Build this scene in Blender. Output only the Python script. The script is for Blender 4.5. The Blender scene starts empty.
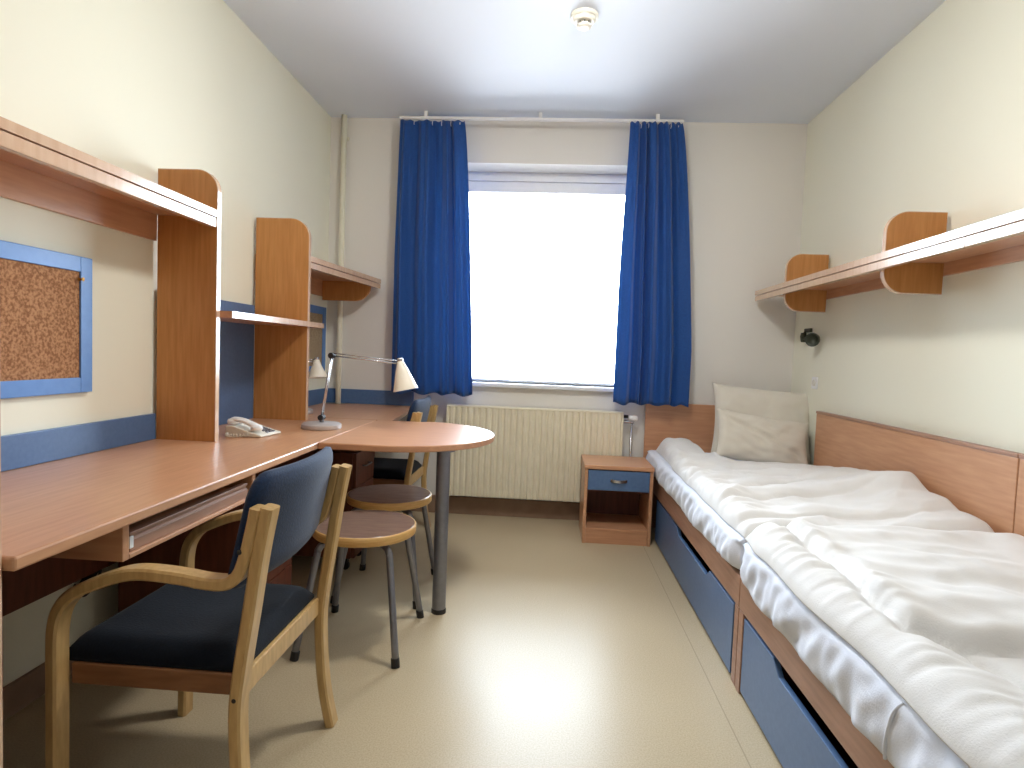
import bpy, bmesh, math, random
from mathutils import Vector, Matrix, noise
random.seed(7)
sc = bpy.context.scene
COL = sc.collection
PI = math.pi

# ------------------------------------------------------------------ room
XL, XR, YB, YF, HC = -1.60, 1.65, 4.17, -1.5, 2.76
ZD = .755                                   # desk height

# ------------------------------------------------------------------ materials
def srgb(r, g, b):
    f = lambda c: (c/255/12.92) if c/255 <= .04045 else ((c/255+.055)/1.055)**2.4
    return (f(r), f(g), f(b), 1)

def mat(name, col, rough=.5, spec=.5, metal=0, col2=None, scale=(1, 1, 1), noise_scale=20, detail=4, ramp=(.35, .65), bump=0, bump_scale=None, coat=0, sheen=0):
    m = bpy.data.materials.new(name); m.use_nodes = True
    nt = m.node_tree; N = nt.nodes; L = nt.links
    b = N['Principled BSDF']
    b.inputs['Base Color'].default_value = col
    b.inputs['Roughness'].default_value = rough
    b.inputs['Specular IOR Level'].default_value = spec
    b.inputs['Metallic'].default_value = metal
    b.inputs['Coat Weight'].default_value = coat
    b.inputs['Coat Roughness'].default_value = .15
    b.inputs['Sheen Weight'].default_value = sheen
    tc = N.new('ShaderNodeTexCoord'); mp = N.new('ShaderNodeMapping')
    mp.inputs['Scale'].default_value = scale
    L.new(tc.outputs['Object'], mp.inputs['Vector'])
    n = N.new('ShaderNodeTexNoise'); n.inputs['Scale'].default_value = noise_scale
    n.inputs['Detail'].default_value = detail
    L.new(mp.outputs['Vector'], n.inputs['Vector'])
    if col2:
        r = N.new('ShaderNodeValToRGB')
        r.color_ramp.elements[0].position = ramp[0]; r.color_ramp.elements[0].color = col
        r.color_ramp.elements[1].position = ramp[1]; r.color_ramp.elements[1].color = col2
        L.new(n.outputs['Fac'], r.inputs['Fac']); L.new(r.outputs['Color'], b.inputs['Base Color'])
    if bump:
        bp = N.new('ShaderNodeBump'); bp.inputs['Strength'].default_value = bump
        bp.inputs['Distance'].default_value = .002
        src = n
        if bump_scale:
            src = N.new('ShaderNodeTexNoise'); src.inputs['Scale'].default_value = bump_scale
            src.inputs['Detail'].default_value = 3
            L.new(tc.outputs['Object'], src.inputs['Vector'])
        L.new(src.outputs['Fac'], bp.inputs['Height']); L.new(bp.outputs['Normal'], b.inputs['Normal'])
    return m

M = {}
M['wall'] = mat('cream_paint', srgb(241, 239, 220), .75, .3, bump=.15, bump_scale=180)
M['wallback'] = mat('white_paint', srgb(234, 230, 222), .75, .3, bump=.15, bump_scale=180)
M['wallfront'] = mat('bounce_white_paint', srgb(236, 234, 228), .75, .3, bump=.15, bump_scale=180)  # unseen rear wall, set near white to bounce light towards the window wall
M['ceil'] = mat('ceiling_paint', srgb(232, 240, 252), .8, .2, bump=.1, bump_scale=150)
M['wood_y'] = mat('beech_laminate_long', srgb(194, 142, 106), .34, .5, col2=srgb(208, 158, 120), scale=(14, 1.2, 14), noise_scale=5, ramp=(.3, .7), coat=.15)
M['wood_x'] = mat('beech_laminate_cross', srgb(194, 140, 104), .35, .5, col2=srgb(208, 156, 118), scale=(1.2, 14, 14), noise_scale=5, ramp=(.3, .7), coat=.1)
M['wood_z'] = mat('beech_laminate_upright', srgb(182, 124, 66), .4, .4, col2=srgb(200, 142, 82), scale=(14, 14, 1.0), noise_scale=5, ramp=(.3, .7))
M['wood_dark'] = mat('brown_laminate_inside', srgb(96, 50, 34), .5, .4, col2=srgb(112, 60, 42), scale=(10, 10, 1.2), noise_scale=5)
M['wood_bed'] = mat('beech_bed_rail', srgb(160, 120, 98), .4, .4, col2=srgb(176, 134, 110), scale=(14, 1.2, 14), noise_scale=5)
M['edge'] = mat('pale_edge_band', srgb(212, 176, 146), .2, .6, col2=srgb(220, 188, 158), scale=(8, 8, 1), noise_scale=6, coat=.5)
M['birch'] = mat('birch_bentwood', srgb(184, 148, 94), .34, .5, col2=srgb(202, 166, 110), scale=(12, 12, 2), noise_scale=6, coat=.15)
M['rail'] = mat('brown_beech_rail', srgb(128, 86, 54), .4, .4, col2=srgb(144, 98, 64), scale=(2, 12, 12), noise_scale=6)
M['stoolseat'] = mat('stool_seat_laminate', srgb(142, 116, 104), .25, .5, col2=srgb(156, 130, 116), scale=(2, 14, 2), noise_scale=6, coat=.4)
M['stooledge'] = mat('stool_edge_ply', srgb(206, 160, 92), .4, .5, col2=srgb(222, 180, 116), scale=(3, 3, 30), noise_scale=6)
M['blue'] = mat('slate_blue_laminate', srgb(82, 112, 154), .38, .5, col2=srgb(88, 118, 160), scale=(1, 1, 1), noise_scale=60)
M['bluefr'] = mat('blue_board_frame', srgb(86, 132, 196), .4, .5, col2=srgb(92, 138, 200), noise_scale=30)
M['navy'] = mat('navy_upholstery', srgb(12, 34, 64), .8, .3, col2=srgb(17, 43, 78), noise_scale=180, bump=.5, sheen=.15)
M['navy_shaded'] = mat('shaded_navy_upholstery', srgb(5, 11, 21), .85, .2, col2=srgb(8, 16, 28), noise_scale=180, bump=.5, sheen=.06)  # backrest navy made darker: under-desk shade is put into the seat colour
M['silver'] = mat('silver_paint', srgb(196, 190, 188), .35, .5, metal=.3, col2=srgb(202, 196, 194), noise_scale=40)
M['steel'] = mat('grey_powder_steel', srgb(128, 128, 134), .35, .5, metal=.6, col2=srgb(134, 134, 140), noise_scale=40)
M['chrome'] = mat('brushed_chrome', srgb(200, 200, 204), .25, .5, metal=1, col2=srgb(208, 208, 212), noise_scale=40)
M['black'] = mat('black_plastic', srgb(22, 22, 24), .45, .5, col2=srgb(28, 28, 30), noise_scale=60)
M['white'] = mat('white_plastic', srgb(238, 238, 236), .35, .5, col2=srgb(242, 242, 240), noise_scale=30)
M['offwhite'] = mat('ivory_plastic', srgb(226, 222, 208), .4, .5, col2=srgb(230, 226, 212), noise_scale=30)
M['shade'] = mat('cream_lamp_enamel', srgb(244, 236, 216), .35, .5, col2=srgb(248, 240, 222), noise_scale=30)
M['rad'] = mat('cream_radiator_enamel', srgb(238, 230, 204), .4, .5, col2=srgb(242, 234, 210), noise_scale=20)
M['pipe'] = mat('cream_pipe_paint', srgb(236, 230, 206), .5, .4, col2=srgb(240, 234, 212), noise_scale=20)
M['base'] = mat('taupe_skirting', srgb(140, 112, 92), .5, .4, col2=srgb(152, 124, 102), noise_scale=12)
M['sheet'] = mat('white_cotton_sheet', srgb(226, 232, 246), .8, .2, col2=srgb(232, 237, 248), noise_scale=8, bump=.25, bump_scale=260, sheen=.2)
M['duvet'] = mat('cream_cotton_duvet', srgb(230, 228, 225), .85, .2, col2=srgb(236, 235, 233), noise_scale=5, bump=.3, bump_scale=220, sheen=.2)
M['pillow'] = mat('ivory_pillow_cotton', srgb(222, 215, 200), .85, .2, col2=srgb(228, 222, 208), noise_scale=5, bump=.3, bump_scale=220, sheen=.2)
M['bronze'] = mat('dark_olive_metal', srgb(62, 66, 54), .4, .5, metal=.4, col2=srgb(72, 76, 62), noise_scale=40)
M['winframe'] = mat('white_window_paint', srgb(240, 243, 248), .4, .5, col2=srgb(244, 246, 250), noise_scale=20)

def cork():
    m = mat('cork', srgb(134, 92, 62), .9, .2, col2=srgb(180, 134, 96), noise_scale=110, detail=2, ramp=(.38, .62), bump=.4)
    return m
M['cork'] = cork()
M['cork2'] = mat('grey_cork', srgb(150, 130, 104), .9, .2, col2=srgb(172, 152, 124), noise_scale=110, detail=2, ramp=(.38, .62), bump=.4)

def floor_mat():
    m = bpy.data.materials.new('beige_linoleum'); m.use_nodes = True
    nt = m.node_tree; N = nt.nodes; L = nt.links; b = N['Principled BSDF']
    b.inputs['Roughness'].default_value = .45; b.inputs['Specular IOR Level'].default_value = .22
    tc = N.new('ShaderNodeTexCoord')
    n = N.new('ShaderNodeTexNoise'); n.inputs['Scale'].default_value = 210; n.inputs['Detail'].default_value = 4
    n2 = N.new('ShaderNodeTexNoise'); n2.inputs['Scale'].default_value = 2.2; n2.inputs['Detail'].default_value = 3
    L.new(tc.outputs['Object'], n.inputs['Vector']); L.new(tc.outputs['Object'], n2.inputs['Vector'])
    r = N.new('ShaderNodeValToRGB')
    e = r.color_ramp.elements
    e[0].position = .33; e[0].color = srgb(186, 167, 135)
    e[1].position = .62; e[1].color = srgb(203, 186, 154)
    L.new(n.outputs['Fac'], r.inputs['Fac'])
    # welded seam of the sheet flooring beside the beds
    sx = N.new('ShaderNodeSeparateXYZ'); L.new(tc.outputs['Object'], sx.inputs[0])
    s1 = N.new('ShaderNodeMath'); s1.operation = 'SUBTRACT'; s1.inputs[1].default_value = .622
    L.new(sx.outputs['X'], s1.inputs[0])
    s2 = N.new('ShaderNodeMath'); s2.operation = 'ABSOLUTE'; L.new(s1.outputs[0], s2.inputs[0])
    s3 = N.new('ShaderNodeMath'); s3.operation = 'LESS_THAN'; s3.inputs[1].default_value = .0022
    L.new(s2.outputs[0], s3.inputs[0])
    mx = N.new('ShaderNodeMix'); mx.data_type = 'RGBA'
    L.new(s3.outputs[0], mx.inputs['Factor']); L.new(r.outputs['Color'], mx.inputs['A'])
    mx.inputs['B'].default_value = srgb(172, 154, 124)
    mm = N.new('ShaderNodeMix'); mm.data_type = 'RGBA'; mm.blend_type = 'MULTIPLY'
    mm.inputs['Factor'].default_value = .12
    L.new(mx.outputs['Result'], mm.inputs['A']); L.new(n2.outputs['Fac'], mm.inputs['B'])
    L.new(mm.outputs['Result'], b.inputs['Base Color'])
    rr = N.new('ShaderNodeMapRange'); rr.inputs['To Min'].default_value = .27; rr.inputs['To Max'].default_value = .38
    L.new(n2.outputs['Fac'], rr.inputs['Value']); L.new(rr.outputs['Result'], b.inputs['Roughness'])
    return m
M['floor'] = floor_mat()

def curtain_mat():
    m = bpy.data.materials.new('royal_blue_curtain_cloth'); m.use_nodes = True
    nt = m.node_tree; N = nt.nodes; L = nt.links; b = N['Principled BSDF']
    tc = N.new('ShaderNodeTexCoord')
    w = N.new('ShaderNodeTexNoise'); w.inputs['Scale'].default_value = 140
    L.new(tc.outputs['Object'], w.inputs['Vector'])
    r = N.new('ShaderNodeValToRGB')
    r.color_ramp.elements[0].color = srgb(6, 64, 134); r.color_ramp.elements[0].position = .35
    r.color_ramp.elements[1].color = srgb(12, 80, 154); r.color_ramp.elements[1].position = .65
    L.new(w.outputs['Fac'], r.inputs['Fac']); L.new(r.outputs['Color'], b.inputs['Base Color'])
    b.inputs['Roughness'].default_value = .7; b.inputs['Sheen Weight'].default_value = .25
    t = N.new('ShaderNodeBsdfTranslucent'); t.inputs['Color'].default_value = srgb(120, 180, 238)
    mx = N.new('ShaderNodeMixShader'); mx.inputs[0].default_value = .17
    L.new(b.outputs[0], mx.inputs[1]); L.new(t.outputs[0], mx.inputs[2])
    L.new(mx.outputs[0], N['Material Output'].inputs['Surface'])
    return m
M['curtain'] = curtain_mat()

def glass_mat():
    m = bpy.data.materials.new('window_glass'); m.use_nodes = True
    nt = m.node_tree; N = nt.nodes; L = nt.links
    N.remove(N['Principled BSDF'])
    t = N.new('ShaderNodeBsdfTransparent'); g = N.new('ShaderNodeBsdfGlossy'); g.inputs['Roughness'].default_value = .02
    f = N.new('ShaderNodeFresnel'); f.inputs['IOR'].default_value = 1.45
    mx = N.new('ShaderNodeMixShader')
    L.new(f.outputs[0], mx.inputs[0]); L.new(t.outputs[0], mx.inputs[1]); L.new(g.outputs[0], mx.inputs[2])
    L.new(mx.outputs[0], N['Material Output'].inputs['Surface'])
    return m
M['glass'] = glass_mat()

def emit_mat(name, col, s):
    m = bpy.data.materials.new(name); m.use_nodes = True
    b = m.node_tree.nodes['Principled BSDF']
    b.inputs['Base Color'].default_value = col
    b.inputs['Emission Color'].default_value = col; b.inputs['Emission Strength'].default_value = s
    return m

# ------------------------------------------------------------------ mesh helpers
def BM(): return bmesh.new()

def box(bm, x0, x1, y0, y1, z0, z1):
    v = [bm.verts.new((x, y, z)) for x in (x0, x1) for y in (y0, y1) for z in (z0, z1)]
    for f in ((0, 1, 3, 2), (4, 6, 7, 5), (0, 4, 5, 1), (2, 3, 7, 6), (0, 2, 6, 4), (1, 5, 7, 3)):
        bm.faces.new([v[i] for i in f])
    return bm

def prism(bm, pts, axis, a, b):
    """pts: 2D outline; axis X -> (y,z), Y -> (x,z), Z -> (x,y)"""
    def P(p, t):
        if axis == 'X': return (t, p[0], p[1])
        if axis == 'Y': return (p[0], t, p[1])
        return (p[0], p[1], t)
    A = [bm.verts.new(P(p, a)) for p in pts]; B = [bm.verts.new(P(p, b)) for p in pts]
    n = len(pts)
    bm.faces.new(A); bm.faces.new(B[::-1])
    for i in range(n):
        j = (i+1) % n
        bm.faces.new((A[j], A[i], B[i], B[j]))
    bmesh.ops.recalc_face_normals(bm, faces=bm.faces[:])
    return bm

def smooth_path(pts, sub=5):
    P = [Vector(p) for p in pts]; out = []
    for i in range(len(P)-1):
        p0 = P[max(i-1, 0)]; p1 = P[i]; p2 = P[i+1]; p3 = P[min(i+2, len(P)-1)]
        for k in range(sub):
            t = k/sub
            out.append(.5*((2*p1)+(p2-p0)*t+(2*p0-5*p1+4*p2-p3)*t*t+(3*p1-p0-3*p2+p3)*t**3))
    out.append(P[-1]); return out

def sweep(bm, path, section, binormal=None):
    """section: list of (n,b) offsets; closed ends"""
    P = [Vector(p) for p in path]; rings = []
    bn = Vector(binormal) if binormal else None
    prev = None
    for i, p in enumerate(P):
        t = (P[min(i+1, len(P)-1)]-P[max(i-1, 0)]).normalized()
        if bn is not None: b = bn
        else:
            if prev is None:
                h = Vector((0, 0, 1)) if abs(t.z) < .9 else Vector((1, 0, 0))
                b = t.cross(h).normalized()
            else:
                b = (prev-t*prev.dot(t)).normalized()
            prev = b
        n = b.cross(t).normalized()
        rings.append([bm.verts.new(p+n*s[0]+b*s[1]) for s in section])
    m = len(section)
    for i in range(len(rings)-1):
        for k in range(m):
            bm.faces.new((rings[i][k], rings[i][(k+1) % m], rings[i+1][(k+1) % m], rings[i+1][k]))
    bm.faces.new(rings[0][::-1]); bm.faces.new(rings[-1])
    bmesh.ops.recalc_face_normals(bm, faces=bm.faces[:])
    return bm

def circ(r, n=12): return [(r*math.cos(2*PI*k/n), r*math.sin(2*PI*k/n)) for k in range(n)]
def rrect(t, w, c=.005):
    a, b = t/2, w/2
    return [(-a+c, -b), (a-c, -b), (a, -b+c), (a, b-c), (a-c, b), (-a+c, b), (-a, b-c), (-a, -b+c)]
def tube(bm, pts, r, n=12): return sweep(bm, pts, circ(r, n))
def strip(bm, pts, t, w, bn=(0, 1, 0)): return sweep(bm, pts, rrect(t, w), bn)

def lathe(bm, prof, c=(0, 0, 0), n=32, axis=Vector((0, 0, 1))):
    """prof: (r,h) list from bottom to top, r may be 0 at ends"""
    q = Vector((0, 0, 1)).rotation_difference(Vector(axis).normalized()); c = Vector(c)
    rings = []
    for r, h in prof:
        if r < 1e-6: rings.append([bm.verts.new(c+q @ Vector((0, 0, h)))])
        else: rings.append([bm.verts.new(c+q @ Vector((r*math.cos(2*PI*k/n), r*math.sin(2*PI*k/n), h))) for k in range(n)])
    for a, b in zip(rings, rings[1:]):
        for k in range(n):
            j = (k+1) % n
            if len(a) == 1 and len(b) == 1: continue
            if len(a) == 1: bm.faces.new((a[0], b[j], b[k]))
            elif len(b) == 1: bm.faces.new((a[k], a[j], b[0]))
            else: bm.faces.new((a[k], a[j], b[j], b[k]))
    for ring, fl in ((rings[0], True), (rings[-1], False)):
        if len(ring) > 1: bm.faces.new(ring[::-1] if fl else ring)
    bmesh.ops.recalc_face_normals(bm, faces=bm.faces[:])
    return bm

def obj(name, bm, m, parent=None, bevel=0, smooth=False, origin=None):
    """links the shape as ONE mesh object; world coordinates are kept"""
    me = bpy.data.meshes.new(name)
    off = Vector((0, 0, 0))
    if parent is not None:
        p = parent
        while p is not None: off += p.location; p = p.parent
    elif origin is not None: off = Vector(origin)
    bm.normal_update()
    bm.to_mesh(me); bm.free()
    if off.length: me.transform(Matrix.Translation(-off))
    me.materials.append(m)
    o = bpy.data.objects.new(name, me); COL.objects.link(o)
    if parent is not None: o.parent = parent
    elif origin is not None: o.location = origin
    if smooth:
        for f in me.polygons: f.use_smooth = True
    if bevel:
        b = o.modifiers.new('bevel', 'BEVEL'); b.width = bevel; b.segments = 2; b.limit_method = 'ANGLE'
        b.angle_limit = math.radians(35)
    return o

def autosmooth(o, deg=40):
    me = o.data
    for f in me.polygons: f.use_smooth = True
    bm = bmesh.new(); bm.from_mesh(me)
    for e in bm.edges:
        if len(e.link_faces) == 2 and e.calc_face_angle() > math.radians(deg): e.smooth = False
    bm.to_mesh(me); bm.free()
    return o

def thing(name, label, cat, loc=(0, 0, 0), group=None):
    o = bpy.data.objects.new(name, None); COL.objects.link(o)
    o.location = loc; o.empty_display_size = .1
    return tag(o, label, cat, group)
def tag(o, label, cat, group=None):
    o['label'] = label; o['category'] = cat
    if group: o['group'] = group
    return o
def struct(o): o['kind'] = 'structure'; return o
def dup(root, loc, label, group=None):
    r = root.copy(); COL.objects.link(r); r.location = loc; r['label'] = label
    if group: r['group'] = group
    for ch in list(root.children):
        c = ch.copy(); COL.objects.link(c); c.parent = r
        for g in ch.children:
            d = g.copy(); COL.objects.link(d); d.parent = c
    return r

def round_corner(p, pprev, pnext, r, n=8):
    p = Vector(p); a = (Vector(pprev)-p).normalized(); b = (Vector(pnext)-p).normalized()
    s = p+a*r; e = p+b*r; c = p+a*r+b*r
    out = []
    for k in range(n+1):
        t = k/n*PI/2
        out.append(tuple(c-b*r*math.cos(t)-a*r*math.sin(t)))
    return out

# ------------------------------------------------------------------ SETTING
T = .2
struct(obj('floor', box(BM(), XL-T, XR+T, YF-T, YB+.36, -.15, 0), M['floor']))
struct(obj('ceiling', box(BM(), XL-T, XR+T, YF-T, YB+.36, HC, HC+.15), M['ceil']))
struct(obj('wall_left', box(BM(), XL-T, XL, YF-T, YB+.36, 0, HC), M['wall']))
struct(obj('wall_right', box(BM(), XR, XR+T, YF-T, YB+.36, 0, HC), M['wall']))
struct(obj('wall_front', box(BM(), XL, XR, YF-T, YF, 0, HC), M['wallfront']))
WX0, WX1, WZ0, WZ1 = -.84, .66, .945, 2.465
bm = BM()
box(bm, XL, WX0, YB, YB+.36, 0, HC); box(bm, WX1, XR, YB, YB+.36, 0, HC)
box(bm, WX0, WX1, YB, YB+.36, 0, WZ0); box(bm, WX0, WX1, YB, YB+.36, WZ1, HC)
struct(obj('wall_back', bm, M['wallback']))
# window
win = struct(bpy.data.objects.new('window_1', None)); COL.objects.link(win)
win.location = ((WX0+WX1)/2, YB+.2, WZ0)
def frame_ring(bm, x0, x1, z0, z1, y0, y1, wl, wt, wb):
    box(bm, x0, x0+wl, y0, y1, z0, z1); box(bm, x1-wl, x1, y0, y1, z0, z1)
    box(bm, x0+wl, x1-wl, y0, y1, z1-wt, z1); box(bm, x0+wl, x1-wl, y0, y1, z0, z0+wb)
bm = BM(); frame_ring(bm, WX0+.001, WX1-.001, WZ0+.001, WZ1-.001, YB+.20, YB+.27, .05, .062, .004)
obj('outer_frame', bm, M['winframe'], win, .004)
bm = BM(); frame_ring(bm, WX0+.052, WX1-.052, WZ0+.006, WZ1-.064, YB+.215, YB+.265, .06, .075, .010)
obj('sash', bm, M['winframe'], win, .004)
obj('pane', box(BM(), WX0+.112, WX1-.112, YB+.238, YB+.242, WZ0+.017, WZ1-.140), M['glass'], win)
# sill
bm = BM(); box(bm, WX0-.03, WX1+.03, YB-.045, YB+.199, WZ0-.028, WZ0)
struct(obj('trim_1', bm, M['winframe'], None, .006))
# skirting
bm = BM(); box(bm, XL+.012, XR-.001, YB-.014, YB-.001, 0, .125)
struct(obj('baseboard_back', bm, M['base'], None, .003))
bm = BM(); box(bm, XL+.001, XL+.013, YF+.01, YB-.015, 0, .1)
struct(obj('baseboard_left', bm, M['base'], None, .003))
# blue upstand behind the desks
bm = BM(); box(bm, XL+.001, XL+.016, 1.002, 2.3045, ZD+.001, .860)
struct(obj('trim_2', bm, M['blue'], None, .002))
bm = BM(); box(bm, XL+.001, XL+.016, 3.13, YB-.018, ZD+.001, .858); box(bm, XL+.001, -.955, YB-.016, YB-.001, ZD+.001, .858)
struct(obj('trim_3', bm, M['blue'], None, .002))

# heating pipe in the corner
p = thing('heating_pipe', 'cream painted heating pipe running floor to ceiling in the left window-wall corner', 'pipe', (-1.49, 4.13, 0))
obj('riser', tube(BM(), [(-1.49, 4.128, .001), (-1.49, 4.128, HC-.001)], .019, 16), M['pipe'], p, smooth=True)
for z in (.16, 2.6):
    obj('clip', box(BM(), -1.515, -1.465, 4.147, 4.168, z, z+.02), M['pipe'], p, .003)

# ------------------------------------------------------------------ RADIATOR
rx0, rx1, rz0, rz1, ryf = -.70, .515, .155, .785, 4.06
rad = thing('radiator', 'cream ribbed panel radiator on the wall under the window', 'radiator', ((rx0+rx1)/2, 4.1, rz0))
n = 28; pts = []
pit = (rx1-rx0-.03)/n
for i in range(n):
    x = rx0+.015+i*pit
    pts += [(x, ryf+.012), (x+pit*.18, ryf+.012), (x+pit*.34, ryf), (x+pit*.84, ryf), (x+pit*1.0-.0005, ryf+.012)]
pts = [(rx0, ryf+.004), (rx0+.012, ryf+.004)]+pts+[(rx1-.012, ryf+.004), (rx1, ryf+.004), (rx1, ryf+.028), (rx0, ryf+.028)]
obj('front_panel', prism(BM(), pts, 'Z', rz0, rz1-.012), M['rad'], rad, .0)
obj('rear_panel', box(BM(), rx0, rx1, ryf+.07, ryf+.085, rz0, rz1-.012), M['rad'], rad, .003)
bm = BM(); box(bm, rx0, rx1, ryf+.002, ryf+.088, rz1-.012, rz1)
obj('top_cover', bm, M['rad'], rad, .003)
for x in (rx0, rx1-.003): obj('side_cover', box(BM(), x, x+.003, ryf+.029, ryf+.069, rz0, rz1-.013), M['rad'], rad)
bm = BM(); tube(bm, smooth_path([(rx1, 4.10, .72), (rx1+.03, 4.10, .72), (rx1+.075, 4.10, .72)], 2), .011)
tube(bm, [(rx1+.06, 4.10, .72), (rx1+.06, 4.10, .127)], .008)
v = obj('valve', bm, M['chrome'], rad, smooth=True)
obj('valve_collar', lathe(BM(), [(.0, 0), (.017, 0), (.017, .02), (0, .02)], (rx1+.018, 4.098, .745), 16), M['black'], v, .002)
obj('valve_knob', lathe(BM(), [(0, 0), (.017, .002), (.02, .03), (.017, .055), (0, .06)], (rx1+.04, 4.095, .745), 20, (1, -.3, 0)), M['white'], v, smooth=True)
for x in (-.4, .2): obj('wall_bracket', box(BM(), x, x+.03, ryf+.086, YB-.002, .3, .7), M['rad'], rad)

# ------------------------------------------------------------------ CURTAINS
rail = thing('curtain_rail', 'white curtain rail fixed along the ceiling above the window', 'curtain rail', (-.13, 4.05, HC))
obj('track', box(BM(), -1.08, .81, 4.03, 4.056, 2.706, 2.724), M['white'], rail, .003)
for x in (-.9, -.13, .64): obj('ceiling_bracket', box(BM(), x-.012, x+.012, 4.033, 4.053, 2.7245, HC-.001), M['white'], rail, .001)

def curtain(label, xt, xb_, zt, zb, folds, ph, amp, mid=None):
    cx = (xt[0]+xt[1])/2
    t = thing('curtain', label, 'curtain', (cx, 4.05, zb), None)
    bm = BM(); nu, nv = 150, 70; V = []
    for j in range(nv+1):
        v = j/nv; z = zt+(zb-zt)*v
        e = v**.7
        row = []
        for i in range(nu+1):
            u = i/nu
            f = min(1, v*2.0)
            x0 = xt[0]+(xb_[0]-xt[0])*(f**.8 if mid is None else mid[0](v)); x1 = xt[1]+(xb_[1]-xt[1])*(e if mid is None else mid[1](v))
            uu = u+.018*math.sin(2*PI*(u*2.3+ph))*e
            x = x0+(x1-x0)*uu
            a = amp*(.35+.65*min(1, v*3))
            uw = u+.055*math.sin(2*PI*u+ph*7)+.03*math.sin(5*PI*u+ph*3)+.012*math.sin(2.6*v+ph*5)
            w = math.sin(2*PI*folds*uw+ph*6)*(.75+.45*noise.noise(Vector((u*3.1+ph*20, v*.7, 5))))
            w += .28*math.sin(4*PI*folds*uw+1.1)
            w2 = math.sin(2*PI*folds*2.0*u+ph*3+1.2*v)*max(0, 1-v*2.2)*.45
            w3 = noise.noise(Vector((u*4+ph*9, v*1.6, 3.1)))*.9
            fade = min(1, u*14, (1-u)*14)
            y = 4.03+a*(w+w2+w3*v)*fade
            # pinch under the heading tape
            pz = z+.006*math.sin(2*PI*folds*2*u)*(1-min(1, v*20))+.008*math.sin(2*PI*folds*u+1)*(v**6)
            row.append(bm.verts.new((x, y, pz)))
        V.append(row)
    for j in range(nv):
        for i in range(nu):
            bm.faces.new((V[j][i], V[j+1][i], V[j+1][i+1], V[j][i+1]))
    o = obj('cloth', bm, M['curtain'], t, smooth=True)
    s = o.modifiers.new('solid', 'SOLIDIFY'); s.thickness = .0025; s.offset = 0
    # hem turned up at the bottom and the hooks in the heading
    nh = 7
    for k in range(nh):
        x = xt[0]+(xt[1]-xt[0])*(k+.5)/nh
        obj('hook', tube(BM(), smooth_path([(x, 4.045, zt-.03), (x, 4.03, zt-.022), (x, 4.037, zt+.001), (x, 4.043, 2.705)], 3), .0025, 6), M['white'], t)
    return t
curtain('royal blue pleated curtain left of the window, behind the desk lamp', (-1.07, -.635), (-1.09, -.525), 2.694, .858, 4, .13, .040)
curtain('royal blue pleated curtain right of the window, beside the bed corner', (.462, .80), (.44, .94), 2.700, .848, 4.5, .61, .040,
        (lambda v: math.sin(min(1, v/.65)*PI/2)**1.6, lambda v: min(1, v*1.25)**.7))

# ------------------------------------------------------------------ SMOKE DETECTOR, ADDED FILL LAMP
sd = thing('smoke_detector', 'round cream smoke detector on the ceiling', 'smoke detector', (.095, 2.9, HC))
obj('base_plate', lathe(BM(), [(0, -.018), (.062, -.018), (.066, -.012), (.066, -.001), (0, -.001)], (.095, 2.9, HC), 40), M['offwhite'], sd, smooth=False)
bm = BM(); lathe(bm, [(0, -.062), (.022, -.062), (.034, -.056), (.036, -.048), (.02, -.048), (.02, -.036), (.046, -.036), (.052, -.03), (.055, -.0185), (0, -.0185)], (.095, 2.9, HC), 40)
h = obj('sensor_head', bm, M['offwhite'], sd)
for k in range(8):
    a = 2*PI*k/8
    bm = BM(); c = Vector((.095+.028*math.cos(a), 2.9+.028*math.sin(a), HC-.042)); box(bm, c.x-.003, c.x+.003, c.y-.003, c.y+.003, c.z-.006, c.z+.006)
    obj('vent_rib', bm, M['black'], h)
cl = thing('added_fill_lamp', 'round white opal lamp added on the ceiling for fill light, out of view above the picture', 'ceiling lamp', (.1, 2.2, HC))  # unseen lamp, added to fill the walls and ceiling with light
obj('lamp_ring', lathe(BM(), [(.17, -.03), (.19, -.03), (.19, -.001), (.17, -.001)], (.1, 2.2, HC), 40), M['white'], cl)
LAMP = emit_mat('fill_lamp_opal', (1, .985, .95, 1), 62)
obj('opal_dome', lathe(BM(), [(0, -.11), (.06, -.106), (.11, -.092), (.148, -.068), (.166, -.042), (.168, -.025), (.168, -.004), (0, -.004)], (.1, 2.2, HC), 40), LAMP, cl, smooth=True)

# ------------------------------------------------------------------ DESKS (left)
DX = -.955                                   # front edge of the worktop
d = thing('study_desk', 'long wooden wall desk with a keyboard drawer, nearest the viewer', 'desk', (-1.27, 1.7, 0), 'built-in desks')
obj('worktop', box(BM(), XL+.001, DX, 1.003, 3.27, ZD-.028, ZD), M['wood_y'], d, .005)
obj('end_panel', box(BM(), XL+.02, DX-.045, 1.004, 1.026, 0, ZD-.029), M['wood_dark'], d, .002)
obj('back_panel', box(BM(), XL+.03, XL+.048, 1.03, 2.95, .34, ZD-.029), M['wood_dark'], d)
kd = obj('keyboard_drawer', box(BM(), -1.40, -1.012, 1.36, 1.90, .668, .676), M['wood_y'], d)
bm = BM(); prism(bm, [(-1.012, .645), (-.992, .645), (-.992, .672), (-.997, .675), (-.997, .681), (-.992, .684), (-.992, .692), (-1.012, .692)], 'Y', 1.352, 1.912)
obj('drawer_front', bm, M['wood_bed'], kd, .0015)
obj('drawer_stop', box(BM(), -.9915, -.987, 1.345, 1.358, .655, .684), M['white'], kd, .001)
bm = BM(); box(bm, -1.42, -.985, 1.318, 1.340, .632, ZD-.029); box(bm, -1.42, -.985, 1.928, 1.950, .632, ZD-.029)
box(bm, -1.42, -.985, 1.341, 1.927, .632, .644)
obj('drawer_housing', bm, M['wood_x'], d, .002)
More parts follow.
